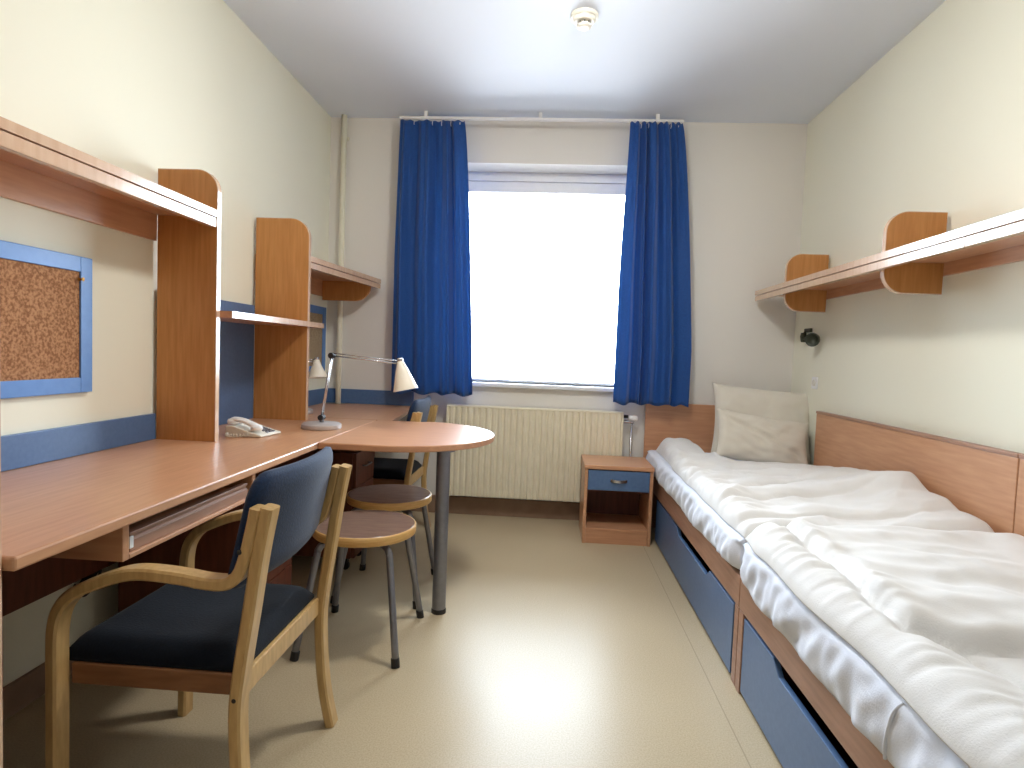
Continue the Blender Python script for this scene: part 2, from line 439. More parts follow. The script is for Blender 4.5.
d2 = thing('study_desk', 'far wooden corner desk under the blue curtain, beside the window wall', 'desk', (-1.27, 3.75, 0), 'built-in desks')
obj('worktop', prism(BM(), [(XL+.001, 3.272), (-.87, 3.272), (-.95, YB-.002), (-1.445, YB-.002), (-1.445, YB-.08), (XL+.001, YB-.08)], 'Z', ZD-.028, ZD), M['wood_y'], d2, .005)
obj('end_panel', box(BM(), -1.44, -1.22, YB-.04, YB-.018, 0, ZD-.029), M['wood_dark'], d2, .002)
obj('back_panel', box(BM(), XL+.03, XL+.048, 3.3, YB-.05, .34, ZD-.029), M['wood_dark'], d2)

pt = thing('peninsula_table', 'round-ended wooden table extension on one grey steel leg', 'table', (-.6, 2.86, 0))
pc = (-.70, 2.855); pr = .445
pts = [(DX+.002, pc[1]-pr), (pc[0], pc[1]-pr)]
for k in range(1, 32):
    a = -PI/2+PI*k/32; pts.append((pc[0]+pr*math.cos(a), pc[1]+pr*math.sin(a)))
pts += [(pc[0], pc[1]+pr-.03), (-.868, 3.268), (DX+.002, 3.268)]
obj('tabletop', prism(BM(), pts, 'Z', ZD-.027, ZD+.001), M['wood_x'], pt, .005)
lg = obj('leg', lathe(BM(), [(0, .014), (.030, .014), (.030, ZD-.034), (0, ZD-.034)], (-.447, 2.56, 0), 28), M['steel'], pt)
autosmooth(lg)
obj('foot_cap', lathe(BM(), [(0, 0), (.0325, 0), (.0325, .016), (.03, .02), (0, .02)], (-.447, 2.56, 0), 28), M['black'], lg)
obj('mounting_plate', lathe(BM(), [(0, ZD-.034), (.05, ZD-.034), (.05, ZD-.0275), (0, ZD-.0275)], (-.447, 2.56, 0), 28), M['steel'], pt)

def pedestal(label, x0, x1, y0, y1):
    t = thing('drawer_pedestal', label, 'drawer unit', ((x0+x1)/2, (y0+y1)/2, 0), 'drawer pedestals under the desks')
    bm = BM()
    box(bm, x0, x1-.02, y0, y0+.016, .075, .62); box(bm, x0, x1-.02, y1-.016, y1, .075, .62)
    box(bm, x0, x1-.02, y0+.016, y1-.016, .604, .62); box(bm, x0, x1-.02, y0+.016, y1-.016, .075, .091); box(bm, x0, x0+.01, y0+.016, y1-.016, .091, .604)
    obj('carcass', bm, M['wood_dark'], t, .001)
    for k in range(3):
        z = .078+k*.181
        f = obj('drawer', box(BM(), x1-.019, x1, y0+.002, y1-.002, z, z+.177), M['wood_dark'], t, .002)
        obj('handle', tube(BM(), smooth_path([(x1, (y0+y1)/2-.05, z+.1), (x1+.02, (y0+y1)/2-.045, z+.1), (x1+.02, (y0+y1)/2+.045, z+.1), (x1, (y0+y1)/2+.05, z+.1)], 4), .004, 8), M['steel'], f, smooth=True)
    for x in (x0+.05, x1-.06):
        for y in (y0+.05, y1-.05):
            bm = BM(); lathe(bm, [(0, -.011), (.02, -.011), (.022, -.008), (.022, .008), (.02, .011), (0, .011)], (x, y, .022), 16, (0, 1, 0)); box(bm, x-.012, x+.012, y-.017, y-.012, .022, .0755); box(bm, x-.012, x+.012, y+.012, y+.017, .022, .0755)
            box(bm, x-.014, x+.014, y-.017, y+.017, .05, .0745)
            obj('castor', bm, M['black'], t)
    return t
pedestal('dark brown drawer pedestal on castors under the long desk, left of the front stool', -1.50, -1.03, 1.985, 2.36)
pedestal('dark brown drawer pedestal on castors under the table extension, behind the rear stool', -1.50, -.96, 2.94, 3.25)

# tall cupboard whose front edge is the sliver at the left of the picture
wd = thing('tall_cupboard', 'tall wooden cupboard at the near desk end, only a thin edge seen at far left', 'cupboard', (-1.27, .6, 0))
bm = BM(); box(bm, XL+.015, -.99, .30, .998, 0, 2.3)
obj('carcass', bm, M['wood_z'], wd, .002)
for y0, y1 in ((.302, .648), (.652, .996)):
    f = obj('door', box(BM(), -.989, -.972, y0, y1, .06, 2.295), M['edge'], wd, .002)
    obj('handle', tube(BM(), smooth_path([(-.972, .62 if y0 < .5 else .68, 1.0), (-.945, .62 if y0 < .5 else .68, 1.005), (-.945, .62 if y0 < .5 else .68, 1.095), (-.972, .62 if y0 < .5 else .68, 1.1)], 3), .005, 8), M['chrome'], f, smooth=True)

# ------------------------------------------------------------------ SHELF UNITS (left wall)
def upright(name, parent, xf, y0, y1, z0, z1, r, mw=M['wood_z']):
    pts = [(XL+.0175, z0), (xf-.003, z0)]+round_corner((xf-.003, z1), (xf-.003, z0), (XL, z1), r, 10)+[(XL+.0175, z1)]
    o = obj(name, prism(BM(), pts, 'Y', y0, y1), mw, parent, .0008)
    # pale edging round the front and top
    path = [(xf-.0015, 0, z0)]
    prof = [(xf, z0)]+round_corner((xf, z1+.003), (xf, z0), (XL, z1+.003), r+.003, 10)+[(XL+.0175, z1+.003)]
    inner = [(xf-.003, z0)]+round_corner((xf-.003, z1), (xf-.003, z0), (XL, z1), r, 10)+[(XL+.0175, z1)]
    bm = BM()
    A = [[bm.verts.new((p[0], y, p[1])) for p in prof] for y in (y0, y1)]
    B = [[bm.verts.new((p[0], y, p[1])) for p in inner] for y in (y0, y1)]
    k = len(prof)
    for i in range(k-1):
        bm.faces.new((A[0][i], A[1][i], A[1][i+1], A[0][i+1])); bm.faces.new((A[0][i], A[0][i+1], B[0][i+1], B[0][i]))
        bm.faces.new((A[1][i], B[1][i], B[1][i+1], A[1][i+1])); bm.faces.new((B[0][i], B[0][i+1], B[1][i+1], B[1][i]))
    for i in (0, k-1): bm.faces.new((A[0][i], B[0][i], B[1][i], A[1][i]))
    bmesh.ops.recalc_face_normals(bm, faces=bm.faces[:])
    obj('edge_band', bm, M['edge'], o)
    return o
hu = thing('desk_shelf_unit', 'tall wooden desk shelf unit with a rounded end panel, left above the near desk', 'shelf unit', (-1.48, 1.8, ZD))
upright('side_panel', hu, -1.335, 2.305, 2.330, ZD+.0005, 1.834, .082)
sb = obj('shelf_board', box(BM(), XL+.0175, -1.341, 1.003, 2.3045, 1.652, 1.679), M['wood_y'], hu, .002)
obj('edge_band', box(BM(), -1.341, -1.337, 1.003, 2.3045, 1.652, 1.679), M['edge'], sb)
fb = obj('fascia', box(BM(), -1.363, -1.3385, 1.003, 2.3045, 1.611, 1.648), M['edge'], hu, .002)
obj('back_rail', box(BM(), XL+.001, XL+.0165, 1.003, 2.3045, 1.552, 1.678), M['wood_y'], hu, .002)
# open niche: second upright, low shelf and the blue back panel
nu_ = thing('niche_shelf_unit', 'wooden niche with a blue back panel and low shelf, above the telephone', 'shelf unit', (-1.47, 2.85, ZD))
upright('side_panel', nu_, -1.292, 3.098, 3.124, ZD+.0005, 1.822, .098)
obj('back_panel', box(BM(), XL+.001, XL+.0165, 2.331, 3.097, ZD+.001, 1.36), M['blue'], nu_, .001)
pts = [(XL+.0175, 2.331), (-1.288, 2.331)]+[(-1.288, 3.28)]
for k in range(9):
    a = k/8*PI/2; pts.append((-1.288-.14+.14*math.cos(a), 3.28+.14*math.sin(a)))
pts += [(-1.52, 3.42), (-1.52, 3.125), (-1.291, 3.125), (-1.291, 3.0975), (XL+.0175, 3.0975)]
lo = obj('low_shelf', prism(BM(), pts, 'Z', 1.258, 1.285), M['wood_y'], nu_)
bm = BM(); pp = [(-1.288, 2.331), (-1.288, 3.28)]+[(-1.288-.14+.14*math.cos(k/8*PI/2), 3.28+.14*math.sin(k/8*PI/2)) for k in range(1, 9)]
qq = [(p[0]+.004, p[1]) for p in pp[:2]]+[(-1.288-.14+.144*math.cos(k/8*PI/2), 3.28+.144*math.sin(k/8*PI/2)) for k in range(1, 9)]
prism(bm, pp+qq[::-1], 'Z', 1.258, 1.285); obj('edge_band', bm, M['edge'], lo)

# far wall shelf in the corner
ws = thing('wall_shelf', 'short wooden shelf with rounded bracket on the left wall, near the curtain', 'shelf', (-1.4, 3.7, 1.6))
sb = obj('shelf_board', prism(BM(), [(XL+.0175, 3.126), (-1.304, 3.126), (-1.204, 4.12), (XL+.0175, 4.12)], 'Z', 1.607, 1.636), M['wood_y'], ws, .001)
obj('edge_band', prism(BM(), [(-1.304, 3.126), (-1.300, 3.126), (-1.20, 4.12), (-1.204, 4.12)], 'Z', 1.607, 1.636), M['edge'], sb)
obj('fascia', prism(BM(), [(-1.326, 3.126), (-1.302, 3.126), (-1.202, 4.12), (-1.226, 4.12)], 'Z', 1.572, 1.603), M['edge'], ws, .001)
obj('back_rail', box(BM(), XL+.001, XL+.0165, 3.126, 4.12, 1.50, 1.635), M['wood_y'], ws, .001)
def half_plate(xw, xf, z0, z1, r, top, n=10):
    """bracket plate outline in (x,z): back at xw, rounded front corners at xf"""
    s = 1 if xf > xw else -1
    pts = [(xw, z0)]
    pts += round_corner((xf, z0), (xw, z0), (xf, z1), r, n)
    if top: pts += round_corner((xf, z1), (xf, z0), (xw, z1), r, n)
    else: pts += [(xf, z1)]
    pts += [(xw, z1)]
    return pts
bm = BM(); prism(bm, half_plate(XL+.0175, -1.245, 1.474, 1.606, .115, False), 'Y', 4.03, 4.052)
# notch for fascia is covered by the board, so the plate stops behind it
obj('bracket', bm, M['wood_z'], ws, .001)

# pin boards
def pinboard(label, y0, y1, corkm):
    z0, z1 = .970, 1.427; w = .051
    t = thing('pin_board', label, 'pin board', (XL, (y0+y1)/2, z0), 'cork pin boards')
    bm = BM(); X0, X1 = XL+.001, XL+.018
    box(bm, X0, X1, y0, y0+w, z0, z1); box(bm, X0, X1, y1-w, y1, z0, z1); box(bm, X0, X1, y0+w, y1-w, z0, z0+w); box(bm, X0, X1, y0+w, y1-w, z1-w, z1)
    obj('frame', bm, M['bluefr'], t, .002)
    obj('cork_sheet', box(BM(), X0, XL+.012, y0+w, y1-w, z0+w, z1-w), corkm, t)
    return t
pinboard('blue framed cork pin board on the wall above the near desk', 1.01, 1.967, M['cork'])
pinboard('small blue framed pin board behind the niche side panel, above the far desk', 3.45, 4.11, M['cork2'])
pp_ = thing('push_pin', 'tiny brass push pin in the corner of the near cork board', 'push pin', (XL+.012, 1.905, 1.350))
obj('pin_shaft', tube(BM(), [(XL+.0115, 1.905, 1.350), (XL+.026, 1.905, 1.351)], .0015, 6), M['chrome'], pp_)
obj('pin_head', lathe(BM(), [(0, 0), (.007, 0), (.004, .005), (.004, .011), (.007, .015), (0, .016)], (XL+.02, 1.905, 1.3505), 12, (1, 0, 0)), mat('brass', srgb(150, 110, 50), .35, .5, .8, col2=srgb(160, 118, 56)), pp_)

# cables under the desk
bm = BM()
for k in range(5):
    pts = [(XL+.02+.01*(k % 2), 1.93+.03*math.sin(k*2.1+a*1.3)+.035*math.cos(a*1.7+k), .30+.035*math.sin(a*1.9+k*1.3)) for a in [q*.5 for q in range(14)]]
    tube(bm, smooth_path(pts, 3), .0035, 6)
cb = obj('cable_bundle', bm, M['black'], smooth=True, origin=(XL+.02, 1.93, .30))
tag(cb, 'tangle of black cables hanging on the wall under the near desk', 'cable')

# ------------------------------------------------------------------ LAMPS
def desk_lamp(label, b, elbow, head, tip):
    b = Vector(b); e = Vector(elbow); h = Vector(head)
    t = thing('desk_lamp', label, 'desk lamp', b, 'desk lamps')
    bs = obj('base', lathe(BM(), [(0, 0), (.094, 0), (.096, .004), (.094, .02), (.086, .026), (.03, .029), (0, .029)], b, 40), M['silver'], t)
    autosmooth(bs)
    obj('base_joint', lathe(BM(), [(0, -.018), (.014, -.018), (.014, .018), (0, .018)], b+Vector((0, 0, .052)), 16, (0, 1, 0)), M['black'], bs)
    obj('base_post', lathe(BM(), [(0, .029), (.011, .029), (.009, .045), (0, .045)], b, 16), M['steel'], bs)
    s = b+Vector((0, 0, .052)); off = Vector((0, .009, 0))
    bm = BM(); tube(bm, [s-off, e-off], .0042, 10); tube(bm, [s+off, e+off], .0042, 10)
    obj('lower_arm', bm, M['chrome'], t, smooth=True)
    obj('elbow_joint', lathe(BM(), [(0, -.018), (.014, -.018), (.014, .018), (0, .018)], e, 16, (0, 1, 0)), M['black'], t)
    bm = BM(); tube(bm, [e-off*.7, h-off*.7], .0036, 10); tube(bm, [e+off*.7+Vector((0, 0, .012)), h+off*.7+Vector((0, 0, .012))], .003, 10)
    obj('upper_arm', bm, M['chrome'], t, smooth=True)
    ax = (Vector(tip)-h).normalized()
    bm = BM(); c = h
    k = (Vector(tip)-h).length
    lathe(bm, [(.016, -.012), (.020, 0), (.026, .018), (.031, .03), (.058, k-.012), (.062, k), (.060, k), (.029, .034), (.014, .006)], c, 32, ax)
    sh = obj('lamp_shade', bm, M['shade'], t, smooth=True)
    autosmooth(sh, 50)
    obj('shade_cap', lathe(BM(), [(0, -.03), (.011, -.03), (.015, -.024), (.015, -.008), (0, -.008)], c, 20, ax), M['chrome'], sh, smooth=True)
    obj('bulb', lathe(BM(), [(0, .02), (.012, .022), (.014, .045), (.024, .07), (.02, .088), (0, .096)], c, 20, ax), M['white'], sh, smooth=True)
    return t
desk_lamp('silver jointed desk lamp with cream shade on the desk, in front of the blue curtain', (-1.105, 2.84, ZD+.0015), (-1.068, 2.86, 1.113), (-.735, 2.90, 1.085), (-.706, 2.90, .957))
desk_lamp('desk lamp half hidden behind the niche side panel, on the far desk', (-1.485, 3.42, ZD+.0005), (-1.475, 3.47, 1.06), (-1.408, 3.52, 1.06), (-1.398, 3.51, .965))

# ------------------------------------------------------------------ TELEPHONE
ph = thing('telephone', 'white corded desk telephone in front of the blue niche', 'telephone', (-1.30, 2.54, ZD))
def P2(u, v, z):   # local frame slightly turned
    a = math.radians(-8); u *= .86; v *= .9; return (-1.31+u*math.cos(a)-v*math.sin(a), 2.535+u*math.sin(a)+v*math.cos(a), ZD+z*.85)
bm = BM()
prof = [(-.085, .001), (.115, .001), (.118, .012), (.02, .036), (-.05, .055), (-.085, .05)]
A = [bm.verts.new(P2(u, -.075, z)) for u, z in prof]; B = [bm.verts.new(P2(u, .095, z)) for u, z in prof]
bm.faces.new(A); bm.faces.new(B[::-1])
for i in range(len(prof)):
    j = (i+1) % len(prof); bm.faces.new((A[j], A[i], B[i], B[j]))
bmesh.ops.recalc_face_normals(bm, faces=bm.faces[:])
body = obj('phone_body', bm, M['offwhite'], ph, .005)
for r in range(4):
    for c in range(3):
        u = .028+r*.02; v = .0+c*.024; z = .036-(u-.02)*.245
        bm = BM(); q = [P2(u, v, z), P2(u+.013, v, z-.0032), P2(u+.013, v+.016, z-.0032), P2(u, v+.016, z)]
        lo_ = [bm.verts.new(p) for p in q]; hi = [bm.verts.new((p[0], p[1], p[2]+.004)) for p in q]
        bm.faces.new(hi); bm.faces.new(lo_[::-1])
        for i in range(4): bm.faces.new((lo_[i], lo_[(i+1) % 4], hi[(i+1) % 4], hi[i]))
        obj('key', bm, M['steel'], body)
bm = BM()
path = smooth_path([P2(-.075, -.045, .072), P2(-.05, -.045, .083), P2(.0, -.045, .078), P2(.06, -.045, .058), P2(.085, -.045, .044)], 4)
sweep(bm, path, [(.011*math.cos(a)*1.0, .019*math.sin(a)) for a in [2*PI*k/12 for k in range(12)]])
for q in (P2(-.06, -.045, .060), P2(.072, -.045, .034)): lathe(bm, [(0, 0), (.023, 0), (.026, .008), (.022, .02), (0, .023)], q, 20)
obj('handset', bm, M['white'], ph, smooth=True)
bm = BM(); pts = []
for k in range(90):
    t = k/89; a = t*2*PI*14; base = Vector(P2(-.06-.02*math.sin(t*PI), -.085-.05*math.sin(t*PI), .012))
    pts.append(base+Vector((t*.10, .006*math.cos(a), .006*math.sin(a))))
tube(bm, pts, .0022, 5); obj('coiled_cord', bm, M['offwhite'], ph, smooth=True)

# ------------------------------------------------------------------ CHAIRS
def make_chair(label):
    t = thing('armchair', label, 'chair', (0, 0, 0), 'bentwood armchairs')
    arm = [(-.232, 0, 0), (-.231, 0, .25), (-.231, 0, .44), (-.229, 0, .50), (-.217, 0, .545), (-.186, 0, .583), (-.13, 0, .611), (-.07, 0, .633), (-.02, 0, .640), (.06, 0, .636), (.125, 0, .628), (.17, 0, .630), (.197, 0, .650), (.213, 0, .69), (.225, 0, .74), (.237, 0, .80)]
    post = [(.236, 0, 0), (.214, 0, .10), (.202, 0, .20), (.196, 0, .33), (.203, 0, .42), (.223, 0, .56), (.243, 0, .70), (.262, 0, .803)]
    for s in (-1, 1):
        y = .242*s
        f = obj('arm_frame', strip(BM(), smooth_path([(p[0], y, p[2]) for p in arm], 5), .027, .046), M['birch'], t, smooth=False)
        autosmooth(f, 35)
        o = obj('back_leg', strip(BM(), smooth_path([(p[0], y, p[2]) for p in post], 5), .028, .046), M['birch'], t)
        autosmooth(o, 35)
        yi = y-.021*s
        for (x, z) in ((.205, .705), (.197, .372)):
            obj('screw', lathe(BM(), [(0, 0), (.006, 0), (.005, .003), (0, .003)], (x, y+.021*s, z), 12, (0, s, 0)), M['black'], f if z > .5 else o)
        obj('side_rail', box(BM(), -.218, .184, min(yi-.002*s, yi-.022*s), max(yi-.002*s, yi-.022*s), .355, .405), M['rail'], t, .004)
    obj('rear_rail', box(BM(), .176, .198, -.217, .217, .352, .405), M['birch'], t, .004)
    obj('front_rail', box(BM(), -.218, -.196, -.195, .195, .355, .405), M['rail'], t, .004)
    # seat cushion
    bm = BM(); nx, ny = 24, 24
    def seat(u, v, top):
        x = -.25+.435*u; hw = .212
        y = -hw+2*hw*v
        ex = min(u, 1-u)*2; ey = min(v, 1-v)*2
        e = (1-(1-min(1, ex*3))**2.5)*(1-(1-min(1, ey*3))**2.5)
        if top: z = .415+.045*math.sqrt(max(0, e))*(1-.15*math.sin(PI*u)*math.sin(PI*v))
        else: z = .406
        return (x, y, z)
    for top in (True, False):
        V = [[bm.verts.new(seat(i/nx, j/ny, top)) for j in range(ny+1)] for i in range(nx+1)]
        for i in range(nx):
            for j in range(ny): bm.faces.new((V[i][j], V[i+1][j], V[i+1][j+1], V[i][j+1]))
        if top: VT = V
        else: VB = V
    ring = [(i, 0) for i in range(nx)]+[(nx, j) for j in range(ny)]+[(i, ny) for i in range(nx, 0, -1)]+[(0, j) for j in range(ny, 0, -1)]
    for k in range(len(ring)):
        a, b = ring[k], ring[(k+1) % len(ring)]
        bm.faces.new((VT[a[0]][a[1]], VT[b[0]][b[1]], VB[b[0]][b[1]], VB[a[0]][a[1]]))
    bmesh.ops.recalc_face_normals(bm, faces=bm.faces[:])
    obj('seat_cushion', bm, M['navy_shaded'], t, smooth=True)
    # curved, upholstered backrest
    bm = BM(); n1, n2 = 28, 20
    def back(u, v, s):
        y = (u-.5)*.47
        z = .600+.268*v
        # rounded upper corners
        cu = abs(u-.5)*2
        k = max(0, cu-.80)/.20
        z -= .045*k*k*(v**2)
        z += .012*k*k*(1-v)**2
        x = .175+.052*(v)+.032*math.cos((u-.5)*PI)-.012
        ed = min(1, min(u, 1-u)*12)*min(1, min(v, 1-v)*7)
        th = .006+.017*math.sqrt(ed)
        return (x+s*th, y, z)
    W = {}
    for s in (-1, 1):
        W[s] = [[bm.verts.new(back(i/n1, j/n2, s)) for j in range(n2+1)] for i in range(n1+1)]
        for i in range(n1):
            for j in range(n2): bm.faces.new((W[s][i][j], W[s][i+1][j], W[s][i+1][j+1], W[s][i][j+1]))
    ring = [(i, 0) for i in range(n1)]+[(n1, j) for j in range(n2)]+[(i, n2) for i in range(n1, 0, -1)]+[(0, j) for j in range(n2, 0, -1)]
    for k in range(len(ring)):
        a, b = ring[k], ring[(k+1) % len(ring)]
        bm.faces.new((W[1][a[0]][a[1]], W[1][b[0]][b[1]], W[-1][b[0]][b[1]], W[-1][a[0]][a[1]]))
    bmesh.ops.recalc_face_normals(bm, faces=bm.faces[:])
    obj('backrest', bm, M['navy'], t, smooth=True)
    return t
ch = make_chair('navy upholstered bentwood armchair at the near desk, largest chair in front')
ch.location = (-.86, 1.495, 0)
dup(ch, (-.985, 3.56, 0), 'navy upholstered bentwood armchair behind the table extension, by the radiator')

# ------------------------------------------------------------------ STOOLS
def make_stool(label):
    t = thing('stool', label, 'stool', (0, 0, 0), 'round metal-legged stools')
    s = obj('seat', lathe(BM(), [(0, .4265), (.192, .4265), (.197, .431), (.197, .4605), (.193, .464), (0, .464)], (0, 0, 0), 56), M['stoolseat'], t)
    autosmooth(s)
    r = obj('seat_edge', lathe(BM(), [(.1975, .429), (.2005, .432), (.2005, .460), (.1975, .463)], (0, 0, 0), 56), M['stooledge'], s, smooth=True)
    rg = BM(); tube(rg, [(.12*math.cos(2*PI*k/32), .12*math.sin(2*PI*k/32), 0.417) for k in range(33)], .0085, 8)
    obj('under_ring', rg, M['steel'], t, smooth=True)
    for sx in (-1, 1):
        for sy in (-1, 1):
            pts = smooth_path([(.085*sx, .085*sy, .414), (.118*sx, .118*sy, .411), (.134*sx, .134*sy, .395), (.142*sx, .142*sy, .35), (.190*sx, .208*sy, .012)], 5)
            l = obj('leg', tube(BM(), pts, .013, 14), M['steel'], t, smooth=True)
            d_ = (Vector(pts[-1])-Vector(pts[-6])).normalized()
            e = Vector(pts[-1])
            obj('foot_cap', lathe(BM(), [(0, 0), (.0158, 0), (.0158, .032), (.0135, .034), (0, .034)], (e.x, e.y, 0), 14, (-sx*.13, -sy*.17, 1)), M['black'], l)
    return t
st = make_stool('round stool with brown seat, closest to the front beside the chair back')
st.location = (-.705, 2.29, 0)
dup(st, (-.742, 2.79, 0), 'round stool standing behind the front stool, partly under the table extension')

# ------------------------------------------------------------------ NIGHTSTAND
nx0, nx1, ny0, ny1, nz = .243, .662, 3.655, 4.04, .49
ns = thing('nightstand', 'small wooden nightstand with a blue drawer between radiator and bed', 'nightstand', ((nx0+nx1)/2, (ny0+ny1)/2, 0))
for x in (nx0, nx1-.02): obj('side_panel', box(BM(), x, x+.02, ny0+.002, ny1, 0, nz-.026), M['wood_y'], ns, .002)
obj('top', box(BM(), nx0-.004, nx1+.004, ny0-.006, ny1, nz-.025, nz), M['wood_x'], ns, .004)
obj('back_panel', box(BM(), nx0+.021, nx1-.021, ny1-.02, ny1-.01, .02, nz-.027), M['wood_dark'], ns)
obj('shelf', box(BM(), nx0+.021, nx1-.021, ny0+.004, ny1-.021, .078, .096), M['wood_x'], ns, .002)
obj('plinth', box(BM(), nx0+.021, nx1-.021, ny0+.008, ny0+.024, 0, .077), M['wood_x'], ns, .001)
obj('drawer_divider', box(BM(), nx0+.021, nx1-.021, ny0+.03, ny1-.021, .321, .335), M['wood_dark'], ns, .001)
dr = obj('drawer', box(BM(), nx0+.022, nx1-.022, ny0-.001, ny0+.016, .336, .459), M['blue'], ns, .003)
cx_ = (nx0+nx1)/2
bm = BM(); sweep(bm, smooth_path([(cx_-.05, ny0-.001, .400), (cx_-.03, ny0-.014, .398), (cx_, ny0-.019, .397), (cx_+.03, ny0-.014, .398), (cx_+.05, ny0-.001, .400)], 5), [(.004, -.009), (.004, .009), (-.002, .009), (-.002, -.009)], (0, 0, 1))
obj('handle', bm, M['chrome'], dr, .001)

# ------------------------------------------------------------------ BEDS
BX = .704
def bed(label, y0, y1, dy0, dy1, ny0_, ny1_, head):
    t = thing('bed', label, 'bed', ((BX+1.6)/2, (y0+y1)/2, 0), 'beds along the right wall')
    obj('front_rail', box(BM(), BX, BX+.022, y0, y1, .288, .395), M['wood_bed'], t, .003)
    for y in (y0, y1-.045):
        obj('end_panel', box(BM(), BX+.001, 1.59, y, y+.045, 0, .286), M['wood_bed'], t, .003)
    obj('mattress_deck', box(BM(), BX+.023, 1.59, y0+.002, y1-.002, .34, .375), M['wood_dark'], t)
    obj('centre_panel', box(BM(), 1.30, 1.32, y0+.05, y1-.05, 0, .338), M['wood_dark'], t)
    # drawer front with a sloping hand slot in the top edge
    zt, zs = .272, .236
    pts = [(dy0, .012), (dy1, .012), (dy1, zt), (ny1_, zt), (ny1_-.05, zs), (ny0_+.05, zs), (ny0_, zt), (dy0, zt)]
    f = obj('drawer', prism(BM(), pts, 'X', BX+.004, BX+.022), M['blue'], t, .002)
    bm = BM(); box(bm, BX+.024, 1.25, dy0+.01, dy0+.022, .02, .2); box(bm, BX+.024, 1.25, dy1-.022, dy1-.01, .02, .2); box(bm, 1.24, 1.25, dy0+.023, dy1-.023, .02, .2); box(bm, BX+.024, 1.239, dy0+.023, dy1-.023, .02, .03)
    obj('drawer_box', bm, M['wood_dark'], f)
    obj('wall_side_board', box(BM(), 1.605, 1.63, y0, y1 if not head else 3.66, .30, .868), M['wood_y'], t, .003)
    obj('side_cap', box(BM(), 1.601, 1.634, y0, y1 if not head else 3.66, .8685, .882), M['wood_bed'], t, .002)
    if head:
        obj('headboard', box(BM(), .672, 1.599, 4.135, 4.155, .02, .855), M['wood_x'], t, .003)
    return t
bed('wooden bed with blue drawer and headboard in the far right corner', 2.118, 4.130, 2.185, 3.76, 2.52, 3.17, True)
bed('wooden bed with blue drawer nearest the viewer, foot to foot with the corner bed', .06, 2.114, .15, 2.066, 1.02, 1.80, False)

def N3(x, y, z): return noise.noise(Vector((x, y, z)))
def sstep(a, b, x):
    t = max(0, min(1, (x-a)/(b-a))); return t*t*(3-2*t)

def mattress(label, y0, y1, seed, drop):
    t = thing('mattress', label, 'mattress', (1.15, (y0+y1)/2, .376), 'mattresses on the beds')
    zt = .530
    # fitted sheet: profile over the side, rippled
    bm = BM(); ny = 220
    x1 = 1.585
    rows = []
    for j in range(ny+1):
        y = y0+(y1-y0)*j/ny
        ey = min(1, min(j, ny-j)/6)
        row = []
        rip = .008*N3(y*9, seed, 0)+.006*N3(y*24, seed+4, 0)
        zb = drop(y)+.008*N3(y*5, seed+7, 0)
        prof = [(.716, zb-.002, 0), (.696, zb, .3)]
        for q in range(1, 9):
            f = q/9
            prof.append((.690-.006*math.sin(f*PI), zb+(zt-.03-zb)*f, 1.0))
        for q in range(6):
            a = q/5*PI/2
            prof.append((.690+.035*(1-math.cos(a)), zt-.03+.03*math.sin(a), .8-.1*q))
        prof += [(.80, zt, .4), (1.0, zt, .4), (1.3, zt, .4), (1.56, zt, .2), (x1, zt-.02, 0), (x1, .378, 0)]
        for k, (x, z, a) in enumerate(prof):
            diag = N3(y*11+z*16, z*5+seed, 2.0)*.013+N3(y*20+z*12, seed+1, z*6)*.008
            dx = a*(rip+diag*(1 if k < 16 else 0))
            sag = 0
            if k > 15: z = z+a*.006*N3(x*6, y*6, seed)
            row.append(bm.verts.new((x+dx+(1-ey)*.02*(1 if k < 12 else 0), y, z)))
        rows.append(row)
    m_ = len(rows[0])
    for j in range(ny):
        for k in range(m_-1): bm.faces.new((rows[j][k], rows[j+1][k], rows[j+1][k+1], rows[j][k+1]))
    bm.faces.new(rows[0][::-1]); bm.faces.new(rows[-1])
    bmesh.ops.recalc_face_normals(bm, faces=bm.faces[:])
    s = obj('fitted_sheet', bm, M['sheet'], t, smooth=True)
    obj('foam_core', box(BM(), .735, 1.575, y0+.03, y1-.03, .3765, .50), M['offwhite'], t, .02)
    return t, s
def drop1(y): return .405-.0*(y) + (.012*sstep(2.45, 2.14, y)) - .012*math.exp(-((y-2.75)/.25)**2)
mattress('white sheeted mattress on the far corner bed under the pillows', 2.135, 4.120, 3.3, drop1)
m2, s2 = mattress('white sheeted mattress with rippled side on the bed nearest the viewer', .075, 2.105, 8.7, lambda y: .384+.03*sstep(1.9, 2.1, y))
obj('piping', tube(BM(), smooth_path([(.694, 1.185, .386), (.686, 1.175, .42), (.684, 1.165, .46), (.687, 1.155, .50), (.70, 1.148, .522)], 5), .0035, 8), M['sheet'], s2, smooth=True)

